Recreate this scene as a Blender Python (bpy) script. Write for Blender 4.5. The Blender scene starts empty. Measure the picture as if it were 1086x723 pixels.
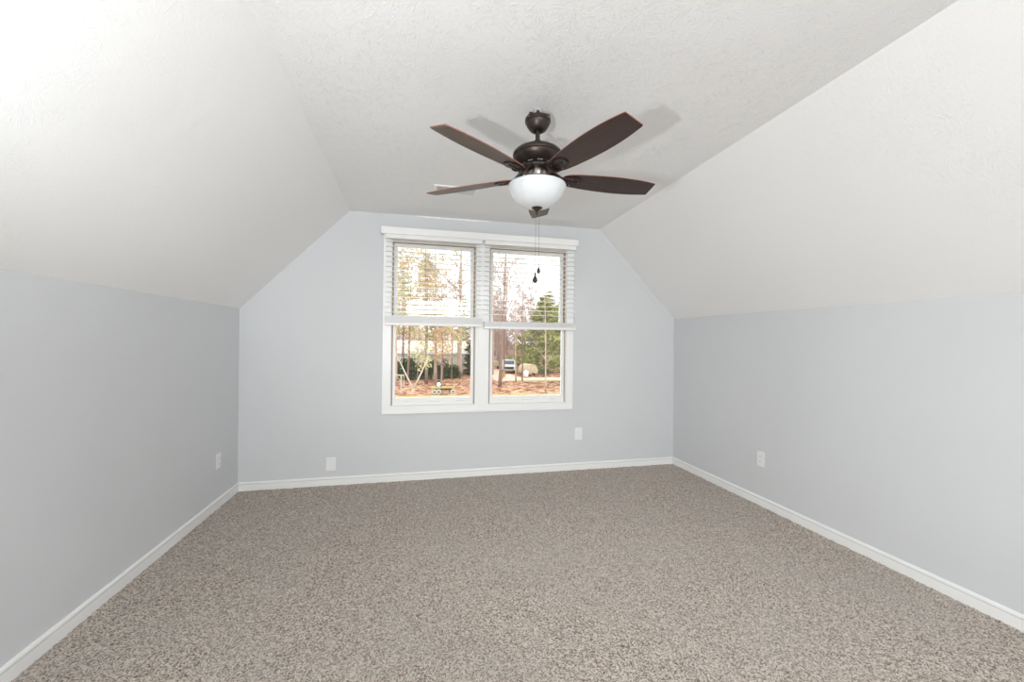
import bpy, math, random
from math import pi, sin, cos
from mathutils import Vector, Matrix
import numpy as np

S = bpy.context.scene
COL = S.collection

# ------------------------------------------------------------------ camera
F_PX, YAW, PITCH, ROLL = 431.52, 0.22703, 0.00455, 0.010845
CAM = Vector((0.0, -3.8724, 1.28))
cd = bpy.data.cameras.new('camera'); cam = bpy.data.objects.new('camera', cd); COL.objects.link(cam)
cd.sensor_width = 36.0; cd.lens = F_PX / 1086 * 36.0; cd.clip_start = 0.02; cd.clip_end = 1000
fwd = Vector((sin(YAW) * cos(PITCH), cos(YAW) * cos(PITCH), sin(PITCH)))
rt = Vector((cos(YAW), -sin(YAW), 0)); up = rt.cross(fwd)
r2 = rt * cos(ROLL) + up * sin(ROLL)
u2 = up * cos(ROLL) - rt * sin(ROLL)
m = Matrix((( r2.x, u2.x, -fwd.x, CAM.x), (r2.y, u2.y, -fwd.y, CAM.y), (r2.z, u2.z, -fwd.z, CAM.z), (0, 0, 0, 1)))
cam.matrix_world = m
S.camera = cam

# ------------------------------------------------------------------ light and exposure
S.view_settings.view_transform = 'Standard'; S.view_settings.look = 'None'
S.view_settings.gamma = 1; S.view_settings.use_curve_mapping = False
S.view_settings.exposure = 0.25
S.cycles.max_bounces = 10; S.cycles.diffuse_bounces = 7; S.cycles.glossy_bounces = 4
S.cycles.transparent_max_bounces = 24; S.cycles.sample_clamp_indirect = 6.0
W = bpy.data.worlds.new('overcast'); S.world = W; W.use_nodes = True
bg = W.node_tree.nodes['Background']; bg.inputs[0].default_value = (0.91, 0.96, 1.0, 1); bg.inputs[1].default_value = 3.0

def light(name, kind, loc, target, power, color=(1, 1, 1), **kw):
    d = bpy.data.lights.new(name, kind); d.energy = power; d.color = color
    for k, v in kw.items(): setattr(d, k, v)
    o = bpy.data.objects.new(name, d); COL.objects.link(o); o.location = loc
    o.rotation_euler = (Vector(target) - Vector(loc)).to_track_quat('-Z', 'Y').to_euler()
    return o
# the photographer's flash, held left of the camera and turned up at the ceiling
light('flash', 'SPOT', (-0.49, -3.72, 1.2), (0.5, -2.85, 2.45), 72, (0.95, 0.98, 1.0),
      spot_size=math.radians(172), spot_blend=0.5, shadow_soft_size=0.035)
# added fill lamps behind the camera, standing in for daylight from unseen rooms
light('rear_fill', 'AREA', (-1.0, -6.5, 1.05), (0.9, 0.0, 1.1), 18, (0.945, 0.985, 1.0),
      shape='RECTANGLE', size=0.8, size_y=1.9)
light('rear_high_fill', 'AREA', (0.7, -6.5, 2.10), (0.2, 0.0, 1.3), 60, (0.945, 0.985, 1.0),  # second added fill, set high on the rear wall, no known source
      shape='RECTANGLE', size=2.0, size_y=0.5)

# ------------------------------------------------------------------ materials
def mat(name, color=(.8, .8, .8), rough=.6, metal=0.0, spec=.5, **kw):
    m = bpy.data.materials.new(name); m.use_nodes = True
    b = m.node_tree.nodes['Principled BSDF']
    b.inputs['Base Color'].default_value = (*color, 1); b.inputs['Roughness'].default_value = rough
    b.inputs['Metallic'].default_value = metal; b.inputs['Specular IOR Level'].default_value = spec
    for k, v in kw.items(): b.inputs[k].default_value = v
    return m
class NT:
    def __init__(s, m): s.t = m.node_tree; s.b = s.t.nodes['Principled BSDF']
    def n(s, typ, ins=None, **props):
        nd = s.t.nodes.new(typ)
        for k, v in props.items(): setattr(nd, k, v)
        if ins:
            for k, v in ins.items():
                if isinstance(v, bpy.types.NodeSocket): s.t.links.new(v, nd.inputs[k])
                else: nd.inputs[k].default_value = v
        return nd
    def math(s, op, a, b=0.0, clamp=False):
        return s.n('ShaderNodeMath', {0: a, 1: b}, operation=op, use_clamp=clamp).outputs[0]
    def link(s, a, k): s.t.links.new(a, s.b.inputs[k])
    def ramp(s, fac, stops, interp='LINEAR'):
        r = s.n('ShaderNodeValToRGB', {0: fac}); r.color_ramp.interpolation = interp
        el = r.color_ramp.elements
        while len(el) < len(stops): el.new(0.5)
        for e, (p, c) in zip(el, stops): e.position = p; e.color = (*c, 1)
        return r.outputs[0]
    def noise(s, vec, scale, detail=2, rough=.5, out='Fac', dist=0.0):
        return s.n('ShaderNodeTexNoise', {'Vector': vec, 'Scale': scale, 'Detail': detail, 'Roughness': rough, 'Distortion': dist}).outputs[out]
    def bump(s, h, strength, dist, normal=None):
        i = {'Height': h, 'Strength': strength, 'Distance': dist}
        if normal is not None: i['Normal'] = normal
        return s.n('ShaderNodeBump', i).outputs[0]

def paint_mat(name, color, rough=.75):
    m = mat(name, color, rough, spec=.35); t = NT(m)
    co = t.n('ShaderNodeTexCoord').outputs['Object']
    big = t.noise(co, 1.7, 3)
    c = t.ramp(big, [(0.3, tuple(x * .985 for x in color)), (0.7, tuple(min(1, x * 1.012) for x in color))])
    t.link(c, 'Base Color')
    fine = t.noise(co, 220, 2)
    lump = t.noise(co, 6, 2)
    t.link(t.bump(lump, .15, .006, t.bump(fine, .12, .0008)), 'Normal')
    return m

def stomp_mat(name, color, strength):
    """white ceiling paint over a stomped crow's-foot plaster texture; the mesh's UV map is in metres"""
    m = mat(name, color, .7, spec=.35); t = NT(m)
    uv = t.n('ShaderNodeUVMap').outputs[0]
    def layer(off, sc, k):
        p0 = t.n('ShaderNodeVectorMath', {0: uv, 1: off}, operation='ADD').outputs[0]
        wob = t.noise(p0, 7.0, 2, out='Color')
        wv = t.n('ShaderNodeVectorMath', {0: wob, 1: (.5, .5, .5)}, operation='SUBTRACT').outputs[0]
        wv = t.n('ShaderNodeVectorMath', {0: wv, 'Scale': .09}, operation='SCALE').outputs[0]
        p = t.n('ShaderNodeVectorMath', {0: p0, 1: wv}, operation='ADD').outputs[0]
        ps = t.n('ShaderNodeVectorMath', {0: p, 'Scale': sc}, operation='SCALE').outputs[0]
        vo = t.n('ShaderNodeTexVoronoi', {'Vector': ps, 'Scale': 1.0}, voronoi_dimensions='2D')
        d = t.n('ShaderNodeVectorMath', {0: ps, 1: vo.outputs['Position']}, operation='SUBTRACT').outputs[0]
        sx = t.n('ShaderNodeSeparateXYZ', {0: d})
        ang = t.math('ARCTAN2', sx.outputs[1], sx.outputs[0])
        r = vo.outputs['Distance']
        rnd = t.n('ShaderNodeSeparateColor', {0: vo.outputs['Color']}).outputs[0]
        cx = t.math('MULTIPLY', t.math('COSINE', ang), k); cy = t.math('MULTIPLY', t.math('SINE', ang), k)
        v = t.n('ShaderNodeCombineXYZ', {0: cx, 1: cy, 2: t.math('ADD', t.math('MULTIPLY', r, 4.0), t.math('MULTIPLY', rnd, 60.0))}).outputs[0]
        st = t.noise(v, 1.0, 3, .6)
        st = t.math('MULTIPLY', t.math('SUBTRACT', st, .555, True), 9.0, True)
        fall = t.math('MULTIPLY', t.math('MULTIPLY', t.math('SUBTRACT', r, .10, True), 5.0, True), t.math('SUBTRACT', 1.15, t.math('MULTIPLY', r, 1.5), True), True)
        pres = t.math('MULTIPLY', t.math('SUBTRACT', t.noise(p0, 1.3, 2), .36, True), 5.0, True)
        return t.math('MULTIPLY', t.math('MULTIPLY', st, fall), pres)
    h = t.math('MAXIMUM', layer((0, 0, 0), 6.0, 11.0), t.math('MAXIMUM', layer((3.3, 7.7, 0), 7.3, 10.0), layer((9.1, 2.2, 0), 8.2, 9.0)))
    fine = t.noise(uv, 90, 3)
    hh = t.math('ADD', h, t.math('MULTIPLY', fine, .35))
    t.link(t.bump(hh, strength, .004), 'Normal')
    return m

def carpet_mat():
    m = mat('carpet', (.5, .45, .4), .95, spec=.1); t = NT(m)
    t.b.inputs['Sheen Weight'].default_value = .15
    co = t.n('ShaderNodeTexCoord').outputs['Object']
    w = t.noise(co, 60, 2, out='Color')
    wv = t.n('ShaderNodeVectorMath', {0: w, 'Scale': .012}, operation='SCALE').outputs[0]
    p = t.n('ShaderNodeVectorMath', {0: co, 1: wv}, operation='ADD').outputs[0]
    vo = t.n('ShaderNodeTexVoronoi', {'Vector': p, 'Scale': 225.0}, voronoi_dimensions='2D')
    rnd = t.n('ShaderNodeSeparateColor', {0: vo.outputs['Color']}).outputs[0]
    clump = t.noise(co, 70, 3)
    mixv = t.math('ADD', t.math('MULTIPLY', rnd, .78), t.math('MULTIPLY', clump, .34))
    c = t.ramp(mixv, [(.20, (.148, .111, .081)), (.36, (.372, .300, .240)), (.54, (.61, .520, .440)), (.80, (.89, .79, .70))])
    # vacuum and foot marks: the nap lies differently in broad soft patches
    nap = t.noise(co, 1.6, 3, .55)
    c2 = t.n('ShaderNodeMix', {'Factor': t.math('MULTIPLY', t.math('SUBTRACT', nap, .35, True), 1.0, True), 6: c, 7: (.60, .55, .50, 1)}, data_type='RGBA').outputs[2]
    t.link(c2, 'Base Color')
    h = t.math('SUBTRACT', t.math('MULTIPLY', rnd, .5), vo.outputs['Distance'])
    t.link(t.bump(h, .9, .006), 'Normal')
    return m

M = {}
WALLC = (.662, .675, .691)
M['wall'] = paint_mat('blue_grey_paint', WALLC)
M['ceil'] = stomp_mat('ceiling_plaster', (.890, .890, .888), .58)
M['slope'] = stomp_mat('slope_plaster', (.890, .890, .888), .34)
M['trim'] = mat('white_trim', (.89, .89, .88), .35)
M['groove'] = mat('trim_groove', (.62, .62, .60), .6)
M['carpet'] = carpet_mat()
M['vinyl'] = mat('white_vinyl', (.88, .88, .87), .4)
M['tan'] = mat('tan_weatherstrip', (.42, .31, .21), .6)
M['blind'] = mat('white_blind', (.88, .88, .87), .38)
M['cord'] = mat('cord', (.75, .75, .72), .8)
M['plate'] = mat('white_plate', (.86, .86, .86), .3)
M['slot'] = mat('socket_slot', (.18, .17, .16), .6)
M['screw'] = mat('screw_metal', (.6, .6, .6), .3, 1.0)
M['bronze'] = mat('oil_rubbed_bronze', (.060, .046, .040), .38, .75)
M['bronze2'] = mat('bronze_ring', (.30, .26, .23), .28, 1.0)
M['opal'] = mat('opal_glass', (.70, .72, .735), .25, **{'Subsurface Weight': .25, 'Subsurface Radius': (.02, .02, .02)})
M['stem'] = mat('stem_paint', (.42, .42, .41), .6)
M['chain'] = mat('chain_metal', (.28, .24, .20), .35, 1.0)

def wood_blade():
    m = mat('walnut_blade', (.06, .035, .03), .36); t = NT(m)
    co = t.n('ShaderNodeTexCoord').outputs['Object']
    mp = t.n('ShaderNodeMapping', {'Vector': co, 'Scale': (2.5, 40, 40)}).outputs[0]
    g = t.noise(mp, 3.0, 4, .6)
    t.link(t.ramp(g, [(.3, (.024, .013, .011)), (.6, (.045, .025, .021)), (.85, (.068, .038, .030))]), 'Base Color')
    return m
M['blade'] = wood_blade()
M['edge'] = mat('cherry_edge', (.26, .10, .07), .45)

def glass_mat():
    m = bpy.data.materials.new('window_glass'); m.use_nodes = True; nt = m.node_tree; nt.nodes.clear()
    o = nt.nodes.new('ShaderNodeOutputMaterial'); mx = nt.nodes.new('ShaderNodeMixShader')
    tr = nt.nodes.new('ShaderNodeBsdfTransparent'); gl = nt.nodes.new('ShaderNodeBsdfGlossy'); fr = nt.nodes.new('ShaderNodeFresnel')
    tr.inputs[0].default_value = (.95, .96, .95, 1); gl.inputs['Roughness'].default_value = .02; fr.inputs[0].default_value = 1.45
    nt.links.new(fr.outputs[0], mx.inputs[0]); nt.links.new(tr.outputs[0], mx.inputs[1]); nt.links.new(gl.outputs[0], mx.inputs[2])
    nt.links.new(mx.outputs[0], o.inputs[0]); return m
M['glass'] = glass_mat()

# ------------------------------------------------------------------ mesh helpers
class MB:
    def __init__(s): s.v = []; s.f = []; s.mi = []; s.uv = None
    def add(s, vs, fs, mi=0):
        b = len(s.v); s.v += [tuple(v) for v in vs]; s.f += [tuple(i + b for i in f) for f in fs]; s.mi += [mi] * len(fs); return s
    def box(s, x0, x1, y0, y1, z0, z1, mi=0, T=None):
        vs = [Vector((x, y, z)) for z in (z0, z1) for y in (y0, y1) for x in (x0, x1)]
        if T is not None: vs = [T @ v for v in vs]
        return s.add(vs, [(0, 2, 3, 1), (4, 5, 7, 6), (0, 1, 5, 4), (1, 3, 7, 5), (3, 2, 6, 7), (2, 0, 4, 6)], mi)
    def prism(s, pts, fn, a, b, mi=0):
        """extrude the 2-D outline pts from a to b; fn(p, t) gives the 3-D point"""
        n = len(pts); vs = [fn(p, a) for p in pts] + [fn(p, b) for p in pts]
        fs = [tuple(range(n))[::-1], tuple(range(n, 2 * n))] + [(i, (i + 1) % n, n + (i + 1) % n, n + i) for i in range(n)]
        return s.add(vs, fs, mi)
    def lathe(s, prof, c=(0, 0), n=40, mi=0, T=None):
        vs = []; fs = []
        for r, z in prof:
            for k in range(n):
                a = 2 * pi * k / n; v = Vector((c[0] + r * cos(a), c[1] + r * sin(a), z)); vs.append(T @ v if T is not None else v)
        for j in range(len(prof) - 1):
            for k in range(n):
                fs.append((j * n + k, j * n + (k + 1) % n, (j + 1) * n + (k + 1) % n, (j + 1) * n + k))
        fs.append(tuple(range(n))[::-1]); fs.append(tuple((len(prof) - 1) * n + k for k in range(n)))
        return s.add(vs, fs, mi)
    def tube(s, pts, rad, n=8, mi=0):
        pts = [Vector(p) for p in pts]
        if not isinstance(rad, (list, tuple)): rad = [rad] * len(pts)
        vs = []; fs = []
        ref = Vector((0, 0, 1)); d0 = (pts[-1] - pts[0]).normalized()
        if abs(d0.z) > .9: ref = Vector((1, 0, 0))
        for i, p in enumerate(pts):
            d = (pts[min(i + 1, len(pts) - 1)] - pts[max(i - 1, 0)]).normalized()
            a = d.cross(ref).normalized(); b = d.cross(a)
            for k in range(n):
                t = 2 * pi * k / n; vs.append(p + (a * cos(t) + b * sin(t)) * rad[i])
        for i in range(len(pts) - 1):
            for k in range(n):
                fs.append((i * n + k, i * n + (k + 1) % n, (i + 1) * n + (k + 1) % n, (i + 1) * n + k))
        if n > 3: fs.append(tuple(range(n))[::-1]); fs.append(tuple((len(pts) - 1) * n + k for k in range(n)))
        return s.add(vs, fs, mi)
    def build(s, name, mats, parent=None, smooth=None, bevel=0, fix=True, loc=None):
        me = bpy.data.meshes.new(name); me.from_pydata(s.v, [], s.f)
        if not isinstance(mats, (list, tuple)): mats = [mats]
        for x in mats: me.materials.append(x)
        if len(mats) > 1: me.polygons.foreach_set('material_index', s.mi)
        if fix:
            import bmesh
            bm = bmesh.new(); bm.from_mesh(me); bmesh.ops.recalc_face_normals(bm, faces=bm.faces); bm.to_mesh(me); bm.free()
        if smooth is not None:
            me.polygons.foreach_set('use_smooth', [True] * len(me.polygons))
            if smooth < 180: me.set_sharp_from_angle(angle=math.radians(smooth))
        o = bpy.data.objects.new(name, me); COL.objects.link(o)
        if parent: o.parent = parent
        if loc is not None: o.location = loc
        if bevel:
            md = o.modifiers.new('bevel', 'BEVEL'); md.width = bevel; md.segments = 2; md.limit_method = 'ANGLE'; md.angle_limit = math.radians(40)
        return o
def tag(o, label=None, cat=None, group=None, kind=None):
    if label: o['label'] = label
    if cat: o['category'] = cat
    if group: o['group'] = group
    if kind: o['kind'] = kind
    return o
def empty(name, loc=(0, 0, 0), rz=0.0):
    o = bpy.data.objects.new(name, None); COL.objects.link(o); o.location = loc; o.rotation_euler = (0, 0, rz); o.empty_display_size = .1; return o
def copy_tree(o, parent=None):
    c = o.copy(); COL.objects.link(c); c.parent = parent
    for ch in list(o.children): copy_tree(ch, c)
    return c

# ------------------------------------------------------------------ room shell
YF = -6.6                       # the wall behind the camera
XL, XR = -1.470, 2.682
BACK = [(XL, 0.0), (XR, 0.0), (2.683, 1.557), (1.807, 2.456), (-.608, 2.446), (-1.474, 1.546)]
F49 = [(XL, 0.0), (XR, 0.0), (2.678, 1.520), (1.752, 2.462), (-.562, 2.462), (-1.455, 1.498)]
FRONT = [(b[0] + (f[0] - b[0]) * YF / -4.9, b[1] + (f[1] - b[1]) * YF / -4.9) for b, f in zip(BACK, F49)]
def outer(P, t=.14):
    n = len(P); Q = []
    for i in range(n):
        a, b, c = Vector(P[i - 1]), Vector(P[i]), Vector(P[(i + 1) % n])
        n1 = Vector(((b - a).y, -(b - a).x)).normalized(); n2 = Vector(((c - b).y, -(c - b).x)).normalized()
        h = (n1 + n2).normalized(); Q.append(tuple(b + h * t / max(.3, h.dot(n1))))
    return Q
OB, OF = outer(BACK), outer(FRONT)
# names for the six faces of the shell, in the outline's order
FACES = [('floor', 'carpet'), ('wall_right', 'wall'), ('ceiling_right', 'slope'), ('ceiling', 'ceil'), ('ceiling_left', 'slope'), ('wall_left', 'wall')]
def v3(p, y): return (p[0], y, p[1])
for i, (nm, mk) in enumerate(FACES):
    j = (i + 1) % 6
    if nm == 'floor':
        continue
    b = MB()
    vs = [v3(BACK[i], 0), v3(BACK[j], 0), v3(FRONT[j], YF), v3(FRONT[i], YF), v3(OB[i], 0), v3(OB[j], 0), v3(OF[j], YF), v3(OF[i], YF)]
    b.add(vs, [(0, 1, 2, 3), (7, 6, 5, 4), (0, 4, 5, 1), (1, 5, 6, 2), (2, 6, 7, 3), (3, 7, 4, 0)])
    o = b.build(nm, M[mk]); tag(o, kind='structure')
    # UV map in metres in the panel's own plane
    me = o.data; uv = me.uv_layers.new(name='UVMap')
    e = (Vector(vs[1]) - Vector(vs[0])).normalized()
    for L in me.loops:
        p = me.vertices[L.vertex_index].co
        uv.data[L.index].uv = ((p - Vector(vs[0])).dot(e) + 10 * i, p.y)
# carpeted floor: a fine uneven grid on a slab
nx, ny = 346, 520
xs = np.linspace(XL - .02, XR + .02, nx); ys = np.linspace(YF, .02, ny)
rng = np.random.default_rng(4)
X, Y = np.meshgrid(xs, ys); Z = rng.uniform(-.0035, .0035, X.shape) + .004
Z[0] = Z[-1] = 0; vs = np.stack([X, Y, Z], -1).reshape(-1, 3)
idx = np.arange(nx * ny).reshape(ny, nx)
fs = np.stack([idx[:-1, :-1], idx[:-1, 1:], idx[1:, 1:], idx[1:, :-1]], -1).reshape(-1, 4)
fb = MB(); fb.v = [tuple(v) for v in vs.tolist()]; fb.f = [tuple(f) for f in fs.tolist()]; fb.mi = [0] * len(fb.f)
fb.box(OB[0][0], OB[1][0], YF, .2, -.2, -.012)
tag(fb.build('floor', M['carpet'], smooth=180, fix=False), kind='structure')

# wall with the window
HX0, HX1, HZ0, HZ1 = -.262, 1.474, .672, 2.222
def yw(p, y): return (p[0], y, p[1])
b = MB()
b.prism([OB[0], (HX0, OB[0][1]), (HX0, OB[4][1]), OB[4], OB[5]], yw, 0, .15)
b.prism([(HX1, OB[1][1]), OB[1], OB[2], OB[3], (HX1, OB[3][1])], yw, 0, .15)
b.prism([(HX0, OB[0][1]), (HX1, OB[0][1]), (HX1, HZ0), (HX0, HZ0)], yw, 0, .15)
b.prism([(HX0, HZ1), (HX1, HZ1), (HX1, OB[3][1]), (HX0, OB[4][1])], yw, 0, .15)
tag(b.build('wall_back', M['wall']), kind='structure')
b = MB(); b.prism(OF, yw, YF - .14, YF)
tag(b.build('wall_front', M['wall']), kind='structure')

# baseboards: flat board, a fine groove, and a rounded top bead
BP = [(0, -.01), (.0125, -.01), (.0125, .0560), (.0100, .0572), (.0100, .0592), (.0130, .0606), (.0126, .068), (.0095, .0745), (.004, .0762), (0, .0762)]
def board(name, fn, a, b_):
    m_ = MB(); m_.prism(BP, fn, a, b_)
    m_.mi = [1 if 2 + 2 <= k <= 2 + 3 else 0 for k in range(len(m_.f))]
    tag(m_.build(name, [M['trim'], M['groove']]), kind='structure')
board('baseboard_left', lambda p, t: (XL + p[0], t, p[1]), YF, 0)
board('baseboard_right', lambda p, t: (XR - p[0], t, p[1]), YF, 0)
board('baseboard_back', lambda p, t: (t, -p[0], p[1]), XL + .013, XR - .013)
board('baseboard_front', lambda p, t: (t, YF + p[0], p[1]), XL + .013, XR - .013)

# ragged line of white paint where the ceiling meets the window wall
b = MB(); random.seed(3)
n = 24; top = []; bot = []
for k in range(n + 1):
    x = -.03 + .69 * k / n; zt = 2.4435 + (x + .608) * .00414 + .0
    w_ = .010 * min(1, k / 3, (n - k) / 5) * random.uniform(.6, 1.25) + .001
    top.append((x, zt + .004)); bot.append((x, zt - w_))
b.prism(top + bot[::-1], yw, -.0025, .0)
tag(b.build('trim_2', M['trim']), kind='structure')

# ------------------------------------------------------------------ window: casing and two double-hung units
b = MB()
CX0, CX1, CZ0, CZ1 = -.314, 1.524, .620, 2.292
IX = [(-.240, .535), (.664, 1.450)]; IZ0, IZ1 = .690, 2.214
def cas(x0, x1, z0, z1):
    b.box(x0, x1, -.020, 0, z0, z1)
cas(CX0, CX1, CZ0, IZ0); cas(CX0, CX1, IZ1, CZ1); cas(CX0, IX[0][0], IZ0, IZ1); cas(IX[0][1], IX[1][0], IZ0, IZ1); cas(IX[1][1], CX1, IZ0, IZ1)
b.box(.560, .640, -.0235, -.019, .672, IZ1)          # flat mull cover
b.box(CX0 - .0, CX1 + .0, -.026, -.018, CZ0, CZ0 + .028)  # bottom fillet
tag(b.build('trim_1', M['trim'], bevel=.002), kind='structure')

def sash(x0, x1, z0, z1, y0, y1, st, rb, rtp, parent, nm, handles=False):
    b = MB()
    b.box(x0, x0 + st, y0, y1, z0, z1); b.box(x1 - st, x1, y0, y1, z0, z1)
    b.box(x0 + st, x1 - st, y0, y1, z0, z0 + rb); b.box(x0 + st, x1 - st, y0, y1, z1 - rtp, z1)
    s_ = b.build(nm, M['vinyl'], parent, bevel=.002)
    g = MB(); ym = (y0 + y1) / 2; g.box(x0 + st - .004, x1 - st + .004, ym - .002, ym + .002, z0 + rb - .004, z1 - rtp + .004)
    g.build('glass_pane', M['glass'], s_)
    if handles:
        for fx, wd in ((.17, .07), (.5, .11), (.83, .07)):
            xc = x0 + (x1 - x0) * fx; h = MB()
            zc = z0 + rb * .52
            h.prism([(0, zc - .006), (-.012, zc + .002), (-.013, zc + .007), (0, zc + .007)], lambda p, t: (t, y0 + p[0], p[1]), xc - wd / 2, xc + wd / 2)
            h.build('lift_handle', M['vinyl'], s_, bevel=.001)
for i, (x0, x1) in enumerate(IX):
    w_ = tag(empty('window_%d' % (i + 1), ((x0 + x1) / 2, .05, IZ0)), kind='structure')
    inv = Vector((-(x0 + x1) / 2, -.05, -IZ0))
    kids = []
    fr = MB()
    X0, X1 = (HX0, .6) if i == 0 else (.6, HX1)
    fr.box(X0, x0 + .004, 0.0, .13, HZ0, HZ1); fr.box(x1 - .004, X1, 0.0, .13, HZ0, HZ1)
    fr.box(x0 + .004, x1 - .004, 0, .13, HZ0, IZ0 + .002); fr.box(x0 + .004, x1 - .004, 0, .13, IZ1 - .004, HZ1)
    kids.append(fr.build('window_frame', M['vinyl'], w_))
    ws = MB()   # tan weatherstrip channel round the sashes
    a0, a1, c0, c1 = x0 + .004, x1 - .004, IZ0 + .002, IZ1 - .004
    ws.box(a0, a0 + .010, .018, .090, c0, c1); ws.box(a1 - .010, a1, .018, .090, c0, c1); ws.box(a0 + .010, a1 - .010, .018, .090, c1 - .012, c1)
    kids.append(ws.build('weatherstrip', M['tan'], w_))
    before = set(w_.children)
    sash(x0 + .015, x1 - .015, IZ0 + .003, 1.475, .008, .043, .024, .068, .038, w_, 'lower_sash', True)
    sash(x0 + .015, x1 - .015, 1.440, IZ1 - .020, .046, .080, .034, .036, .034, w_, 'upper_sash')
    lk = MB(); xm = (x0 + x1) / 2; lk.box(xm - .03, xm + .03, .012, .04, 1.475, 1.483); lk.lathe([(.012, 1.483), (.012, 1.492), (.004, 1.494)], (xm, .026), 16)
    lk.box(xm - .004, xm + .03, .020, .030, 1.492, 1.497)
    lk.build('sash_lock', M['vinyl'], w_)
    for ch in w_.children: ch.location = inv

# ------------------------------------------------------------------ blinds
SP = .0455
def make_blind(x0, x1, zs_bot, zs_top, label, tilt):
    """x0..x1 slats; valance above; stacked slats and bottom rail between zs_bot and zs_top"""
    root = tag(empty('window_blind', ((x0 + x1) / 2, -.055, zs_bot)), label, 'blind', None)
    off = -root.location
    def fin(o): o.location = off.copy(); return o
    YC = -.058; hw = .025
    hr = MB(); hr.box(x0, x1, -.082, -.026, 2.208, 2.252); fin(hr.build('headrail', M['blind'], root, bevel=.002))
    # valance is made after, because its ends differ
    zz = 2.184; k = 0
    tl = math.radians(tilt); rs = random.Random(int(x0 * 100) + 5)
    while zz > zs_top + .02:
        t_ = tl + rs.uniform(-.02, .02)
        prof = []
        for j in range(7):
            s_ = -hw + 2 * hw * j / 6; crown = .0022 * (1 - (s_ / hw) ** 2)
            prof.append((s_, crown + .0014))
        low = [(a_, z_ - .0028) for a_, z_ in prof][::-1]
        pts = [(YC + a_ * cos(t_) - z_ * sin(t_), zz + a_ * sin(t_) + z_ * cos(t_)) for a_, z_ in prof + low]
        b = MB(); b.prism(pts, lambda p, t: (t, p[0], p[1]), x0 + rs.uniform(0, .003), x1 - rs.uniform(0, .003))
        fin(b.build('slat', M['blind'], root, smooth=35)); zz -= SP; k += 1
    # gathered slats resting on the bottom rail
    rail_h = .021; z = zs_bot + rail_h; nst = int((zs_top - z) / .0039)
    for q in range(nst):
        zq = z + .0002 + q * (zs_top - z) / nst
        b = MB(); dx = rs.uniform(-.001, .0015); dy = rs.uniform(-.0012, .0012)
        b.box(x0 + dx + .001, x1 + dx - .001, YC - hw + dy, YC + hw + dy, zq, zq + .0031)
        fin(b.build('slat', M['blind'], root))
    b = MB(); b.box(x0, x1, YC - hw - .001, YC + hw + .001, zs_bot, zs_bot + rail_h); fin(b.build('bottom_rail', M['blind'], root, bevel=.003))
    wd = x1 - x0
    for fx in (.16, .5, .84):
        xx = x0 + wd * fx
        for yy in (YC - hw - .002, YC + hw + .002):
            b = MB(); b.tube([(xx, yy, zs_bot + .004), (xx, yy, 2.21)], .0010, 5); fin(b.build('ladder_cord', M['cord'], root))
    return root, fin
bl1, fin1 = make_blind(-.292, .583, 1.427, 1.517, 'white slatted blind raised halfway over the left window sash', 4)
bl2, fin2 = make_blind(.606, 1.524, 1.411, 1.482, 'white slatted blind raised halfway over the right window sash', 3)
VP = [(0, 0), (0, .058), (-.004, .062), (-.010, .064), (-.014, .060), (-.014, .006), (-.012, .001), (-.009, 0)]
def valance(root, fin, x0, x1, endl, endr):
    b = MB(); Z0 = 2.243
    b.prism(VP, lambda p, t: (t, -.087 + p[0], Z0 + p[1]), x0, x1)
    if endl: b.prism([(x0, Z0), (x0 + .013, Z0), (x0 + .013, Z0 + .062), (x0, Z0 + .062)], lambda p, t: (p[0], t, p[1]), -.087, -.020)
    if endr: b.prism([(x1 - .013, Z0), (x1, Z0), (x1, Z0 + .062), (x1 - .013, Z0 + .062)], lambda p, t: (p[0], t, p[1]), -.087, -.020)
    fin(b.build('valance', M['blind'], root, bevel=.0015))
valance(bl1, fin1, -.330, .6025, True, False)
valance(bl2, fin2, .6035, 1.537, False, True)
for root, fin, xs_ in ((bl1, fin1, (-.13, .45)), (bl2, fin2, (.735, .76))):
    for x in xs_[:1] if root is bl1 else xs_:
        b = MB(); b.tube([(x, -.092, 2.235), (x, -.0925, 1.80 if root is bl2 else 2.12)], .0012, 5)
        b.lathe([(.001, 0), (.004, -.004), (.0055, -.022), (.004, -.028)], (0, 0), 10, T=Matrix.Translation((x, -.0925, 1.80 if root is bl2 else 2.12)))
        fin(b.build('tilt_cord', M['cord'], root))

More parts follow.
